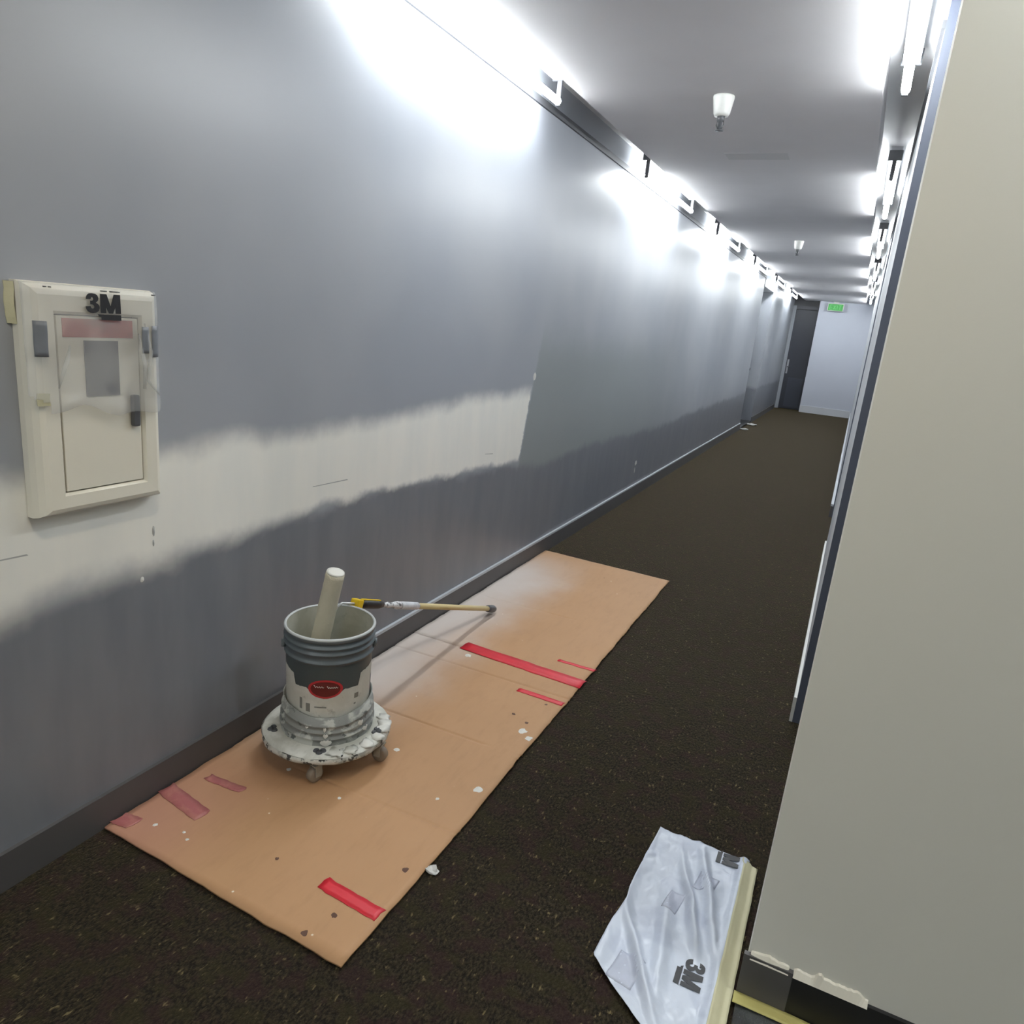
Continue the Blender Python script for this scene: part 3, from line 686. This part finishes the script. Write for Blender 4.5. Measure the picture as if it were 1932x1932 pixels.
def patch(name, dc, zc, hw, hz, m, lift, n=20, oval=True, parent=lb):
    vs = []; fs = []
    if oval:
        pts = [(0, 0)] + [(math.cos(2*PI*k/n), math.sin(2*PI*k/n)) for k in range(n)]
        rings_ = [(0, 0)]
        vs2 = [(0, 0)]
        for rr in (0.5, 1.0): vs2 += [(rr * math.cos(2*PI*k/n), rr * math.sin(2*PI*k/n)) for k in range(n)]
        for k in range(n):
            fs.append((0, 1 + k, 1 + (k+1) % n)); fs.append((1 + k, 1 + n + k, 1 + n + (k+1) % n, 1 + (k+1) % n))
        pts = vs2
    else:
        pts = [(-1, -1), (0, -1), (1, -1), (1, 1), (0, 1), (-1, 1)]; fs = [(0, 1, 4, 5), (1, 2, 3, 4)]
    for u, v in pts:
        z = zc + v * hz * (1 if not oval else (1.0 if v > 0 else 1.0)); a = VA + math.radians(dc + u * hw); r = rb(z) + lift
        vs.append((r * math.cos(a), r * math.sin(a), z))
    o = mesh(name, vs, fs, m, BK if parent is None else parent, True); return o
M_lred = plain('label_red', srgb(176, 44, 50), 0.4, 0.1, 30, 0.0); M_lmar = plain('label_maroon', srgb(92, 26, 26), 0.4, 0.1, 30, 0.0)
patch('oval_border', -4, 0.195, 23, 0.033, M_lred, 0.0018)['label'] = 'red oval border'
patch('oval_emblem', -4, 0.195, 19.5, 0.0265, M_lmar, 0.0022)
# pale script strokes across the oval (two short words, too small to read)
def script(dc0, dc1, zc, amp, cyc):
    pts = []
    for i in range(40):
        t_ = i / 39; d = dc0 + (dc1 - dc0) * t_; z = zc + amp * math.sin(t_ * cyc * 2 * PI) + (0.004 * (1 - t_ * 6) if t_ < 0.16 else 0)
        a = VA + math.radians(d); r = rb(z) + 0.003; pts.append((r * math.cos(a), r * math.sin(a), z))
    tube('script_stroke', pts, 0.0008, M_dab, lb, 6)
script(-19, -6, 0.203, 0.0022, 4); script(-2, 12, 0.201, 0.0022, 5)
M_lg = plain('label_grey_print', srgb(120, 122, 116), 0.5, 0.15, 30, 0.0)
for a_ in ((40, 0.155, 3.5, 0.009, M_lg), (38, 0.127, 1.6, 0.003, M_lg), (-38, 0.135, 2.0, 0.020, M_lg), (-27, 0.125, 3.0, 0.015, M_lg), (-10, 0.130, 8, 0.0022, M_lg)):
    patch('label_print', *a_, 0.002, oval=False)
patch('blue_print', 82, 0.16, 4, 0.03, plain('label_blue', srgb(56, 52, 96), 0.4, 0.1, 20, 0.0), 0.002, oval=False)
# wire bail ear on the right
for s in (-1, 1):
    bm = bmesh.new(); aa = VA + math.radians(s * 84); addtube(bm, [((rb(.33) + 0.002) * math.cos(aa), (rb(.33) + 0.002) * math.sin(aa), 0.300), ((rb(.33) + 0.013) * math.cos(aa), (rb(.33) + 0.013) * math.sin(aa), 0.300)], 0.013, 16)
    bmobj('bail_ear', bm, M_pail, BK, True)
# bail hangs round the back of the pail
pts = [((rb(.31) + 0.012) * math.cos(VA + math.radians(84 + 192 * i / 24)), (rb(.31) + 0.012) * math.sin(VA + math.radians(84 + 192 * i / 24)), 0.300 - 0.07 * math.sin(PI * i / 24)) for i in range(25)]
tube('bail_handle', pts, 0.0022, M_jamb, BK, 8)

# ------------------------------------------------------------------ paint roller on an extension pole
RL = thing('paint_roller', (BX, BY, 0.2), 'paint roller with loaded cream cover standing in the bucket on a wooden pole', 'paint roller')
A0, A1 = Vector((-1.450, 1.75, 0.325)), Vector((-1.377, 1.75, 0.662))
bm = bmesh.new(); d = (A1 - A0)
nseg = 22; pts = [A0 + d * (i / nseg) for i in range(nseg + 1)]
addtube(bm, [A0 - d * 0.0] + pts[1:-1] + [A1], [0.0305 + 0.0014 * fbm(i * 0.9, 1.0) for i in range(nseg)] + [0.0295], 24)
for v in bm.verts:
    v.co += Vector((fbm(v.co.x*60, v.co.z*40), fbm(v.co.y*60, v.co.z*40), 0)) * 0.0012
cov = bmobj('roller_cover', bm, plain('wet_cream_nap', srgb(196, 190, 170), 0.75, 0.06, 30, 0.5), None, True); under(cov, RL)
bm = bmesh.new(); dn = d.normalized(); addtube(bm, [A1 - dn * 0.001, A1 + dn * 0.004, A1 + dn * 0.0045], [0.029, 0.0285, 0.020], 20); cap = bmobj('end_cap', bm, M_dab, None, True); under(cap, RL)
EE = Vector((-1.463, 3.16, 0.036)); HA = Vector((-1.422, 1.915, 0.489)); pd = (EE - HA).normalized()
B0 = HA - pd * 0.075
wire = [HA + pd * 0.02, HA - pd * 0.03, B0, B0 + Vector((-0.008, -0.016, -0.010)), B0 + Vector((-0.012, -0.026, -0.035)), Vector((-1.440, 1.812, 0.42)), Vector((-1.462, 1.795, 0.325)), Vector((-1.458, 1.770, 0.300)), Vector((-1.4535, 1.752, 0.306)), A0 + d * 0.05]
under(tube('roller_frame', wire, 0.0042, plain('chrome_wire', srgb(206, 206, 206), 0.3, 0.05, 20, 0.0, 0.3), None, 10), RL)
def seg(name, s0, s1, r, m, n=18):
    rs = r if isinstance(r, list) else [r, r]
    pts = [HA + pd * (s0 + (s1 - s0) * i / (len(rs) - 1)) for i in range(len(rs))]
    o = tube(name, pts, rs, m, None, n); under(o, RL); return o
M_yel = plain('yellow_plastic', srgb(226, 190, 30), 0.4, 0.06, 20, 0.0); M_blk = plain('black_grip', srgb(26, 25, 25), 0.5, 0.1, 20, 0.05)
bm = bmesh.new(); addbox(bm, -0.017, 0.017, -0.017, 0.017, 0, 0.035, 0.005)
z_ = pd; x_ = Vector((1, 0, 0)); y_ = z_.cross(x_).normalized(); x_ = y_.cross(z_).normalized()
mm = Matrix(((x_.x, y_.x, z_.x, HA.x), (x_.y, y_.y, z_.y, HA.y), (x_.z, y_.z, z_.z, HA.z), (0, 0, 0, 1))); bmesh.ops.transform(bm, matrix=mm, verts=bm.verts)
under(bmobj('handle_collar', bm, M_yel), RL)
seg('handle_grip', 0.034, 0.19, [0.013, 0.0165, 0.017, 0.0165, 0.016, 0.011], M_blk)
bm = bmesh.new(); addbox(bm, -0.007, 0.007, -0.0185, -0.0145, 0.045, 0.165, 0.002); bmesh.ops.transform(bm, matrix=mm @ Matrix.Rotation(0.5, 4, 'Z') if False else mm, verts=bm.verts)
gs = bmobj('grip_stripe', bm, M_yel); under(gs, RL)
seg('pole_thread', 0.188, 0.33, [0.007, 0.0075, 0.012, 0.009, 0.014, 0.016, 0.013], mat_splashed('paint_smeared_thread', srgb(96, 96, 98), srgb(220, 220, 222), srgb(60, 60, 62), 0.42, 0.5, 0.62, 0.66, 60))
seg('pole_sleeve', 0.33, 0.47, [0.0155, 0.0155], mat_splashed('white_smeared_sleeve', srgb(214, 216, 220), srgb(196, 198, 204), srgb(150, 152, 156), 0.4, 0.6, 0.66, 0.72, 30))
def matwood():
    t = NT('pale_pole_wood'); n = t.noise(40, 4, 0.6, stretch=(1, 0.06, 0.3)); t.color(t.mix(n, srgb(190, 170, 118), srgb(214, 198, 150))); t.rough(0.55); return t.m
Lp = (EE - HA).length
seg('wooden_pole', 0.465, Lp - 0.03, [0.0125, 0.0125], matwood())
seg('rubber_tip', Lp - 0.085, Lp, [0.0165, 0.0185, 0.0195, 0.020, 0.017], M_dark)

# ------------------------------------------------------------------ masking film with tape on the floor by the corner
FL = thing('masking_film', (-0.14, 1.6, 0), 'white crumpled masking film with 3M print on the carpet by the wall corner', 'plastic film')
LOGO = [(-0.117, 1.548), (-0.100, 2.019)]       # logo origins on the sheet (u runs to -y, v to +x)
def fz(x, y):
    flat = 1.0
    cx, cy = -0.077, 1.505; flat *= 1 - math.exp(-(((x - cx) / 0.055) ** 4 + ((y - cy) / 0.075) ** 4)); flat *= 1 - math.exp(-(((x + 0.06) / 0.05) ** 4 + ((y - 1.97) / 0.05) ** 4))
    w1 = fbm(x * 6 + 1.2, y * 5); ax = (x * 0.88 + y * 0.47)
    ridge = math.exp(-(((x + 0.13) * 1.0 + (y - 1.72) * 0.32 + 0.01 * w1) / 0.012) ** 2) * math.exp(-((y - 1.68) / 0.18) ** 2)
    ridge2 = math.exp(-(((x + 0.085) + (y - 1.75) * 0.28 + 0.012 * w1) / 0.014) ** 2) * math.exp(-((y - 1.74) / 0.2) ** 2)
    ridge3 = math.exp(-(((x + 0.215) + (y - 1.50) * 0.5 + 0.01 * w1) / 0.013) ** 2) * math.exp(-((y - 1.48) / 0.13) ** 2)
    ridge4 = math.exp(-(((x + 0.17) + (y - 1.60) * 0.15) / 0.018) ** 2) * math.exp(-((y - 1.58) / 0.16) ** 2)
    z = 0.010 + flat * (0.006 * abs(w1) + 0.030 * ridge + 0.026 * ridge2 + 0.028 * ridge3 + 0.018 * ridge4 + 0.005 * abs(fbm(x * 22, y * 12)))
    z += 0.012 * math.exp(-((x + 0.30) / 0.03) ** 2)
    z += 0.010 * math.exp(-((x + 0.022) / 0.012) ** 2)
    return z
def fmap(u, v):
    """u 0..1 left to right, v far to near"""
    y = 1.988 - v
    xl = -0.277 - 0.028 * min(1, v / 0.56) + 0.010 * math.exp(-((v - 0.36) / 0.05) ** 2)
    if v > 0.56: xl = -0.305 + (v - 0.56) * 1.35
    xl += 0.0012 * fbm(v * 12, 4)
    xr = -0.006 + 0.002 * fbm(v * 9, 1)
    if xl > xr - 0.02: xl = xr - 0.02
    x = xl + (xr - xl) * u; y += 0.0015 * fbm(u * 6, 2) * (1 if v < 0.03 else 0)
    return (x, y, fz(x, y))
s_ = sheet('film', lin(0, 1, 70), lin(0, 0.78, 130), fmap, 0.0008, M_film_floor); under(s_, FL)
for k, (lx, ly) in enumerate(LOGO):
    fn = lambda u, v, lx=lx, ly=ly: (lx + 0.02 + v * 0.047, ly - u * 0.0455, fz(lx + 0.02 + v * 0.047, ly - u * 0.0455) + 0.0026)
    l_ = logo('printed_logo', fn, FL, (lambda p: min(c[0] for c in p) > 0.6) if k else None)
    l_['label'] = ('black 3M logo', 'black cut-off M of a second logo')[k]
M_fprint = plain('pale_grey_print', srgb(172, 178, 194), 0.35, 0.12, 30, 0.05)
for x0, x1, y0, y1 in ((-0.150, -0.095, 1.79, 1.86), (-0.190, -0.150, 1.66, 1.74), (-0.215, -0.150, 1.385, 1.475)):
    s_ = sheet('grey_print', lin(x0, x1, 10), lin(y0, y1, 12), lambda x, y: (x + 0.15 * (y - 1.7), y - 0.12 * (x + 0.14), fz(x + 0.15 * (y - 1.7), y - 0.12 * (x + 0.14)) + 0.0012), 0.0002, M_fprint); under(s_, FL)
# masking tape along the film edge
def tpz(x, y): return 0.012 + 0.003 * math.sin(y * 23) * 0.3 + 0.004 * math.exp(-((x + 0.005) / 0.01) ** 2)
s_ = sheet('masking_tape', lin(-0.020, 0.020, 8), lin(1.20, 1.984, 60), lambda x, y: (x + 0.002 * fbm(y * 7, 1) + (-0.006 if y > 1.97 and x < -0.01 else 0), y + 0.01 * fbm(x * 60, 3) * (y > 1.97) - 0.4 * (x + 0.02) * (y > 1.975), max(fz(min(x, -0.006), y) * (1 if x < 0 else 0.55), 0.004) + 0.0022), 0.0006, M_tape); under(s_, FL)
s_['label'] = 'cream masking tape edge'
# clear film and yellow tape along the beige wall
F2 = thing('masking_film', (0.6, 1.3, 0), 'clear plastic film on the carpet held by yellow tape below the beige wall', 'plastic film')
s_ = sheet('film', lin(0.03, 1.3, 50), lin(1.02, 1.508, 24), lambda x, y: (x, y, 0.006 + 0.008 * min(1, abs(fbm(x * 5, y * 8)))), 0.0006, M_film_dark); under(s_, F2)
s_ = sheet('yellow_tape', lin(0.022, 1.3, 50), lin(1.478, 1.512, 5), lambda x, y: (x, y + 0.003 * fbm(x * 5, 1), 0.0155 + 0.0008 * fbm(x * 9, y * 9)), 0.0012, M_ytape); under(s_, F2)

# ------------------------------------------------------------------ litter
def scrap(x, y, r, h, label, m=M_white):
    bm = bmesh.new(); bmesh.ops.create_icosphere(bm, subdivisions=2, radius=1)
    for v in bm.verts:
        k = 1 + 0.6 * fbm(v.co.x * 1.7 + x * 7, v.co.y * 1.7 + y, v.co.z * 1.7); v.co = Vector((v.co.x * r * k, v.co.y * r * 0.8 * k, max(0, (v.co.z * 0.5 + 0.5) * h * k)))
    bmesh.ops.translate(bm, verts=bm.verts, vec=(x, y, 0)); o = bmobj('paper_scrap', bm, m); tag(o, label, 'litter')
scrap(-0.790, 1.470, 0.020, 0.016, 'small crumpled white scrap at the cardboard edge on the carpet')
scrap(-1.60, 14.05, 0.10, 0.03, 'flat white scrap by the far left door, the farther of two')
scrap(-1.60, 13.12, 0.075, 0.03, 'flat white scrap by the far left door, the nearer of two')
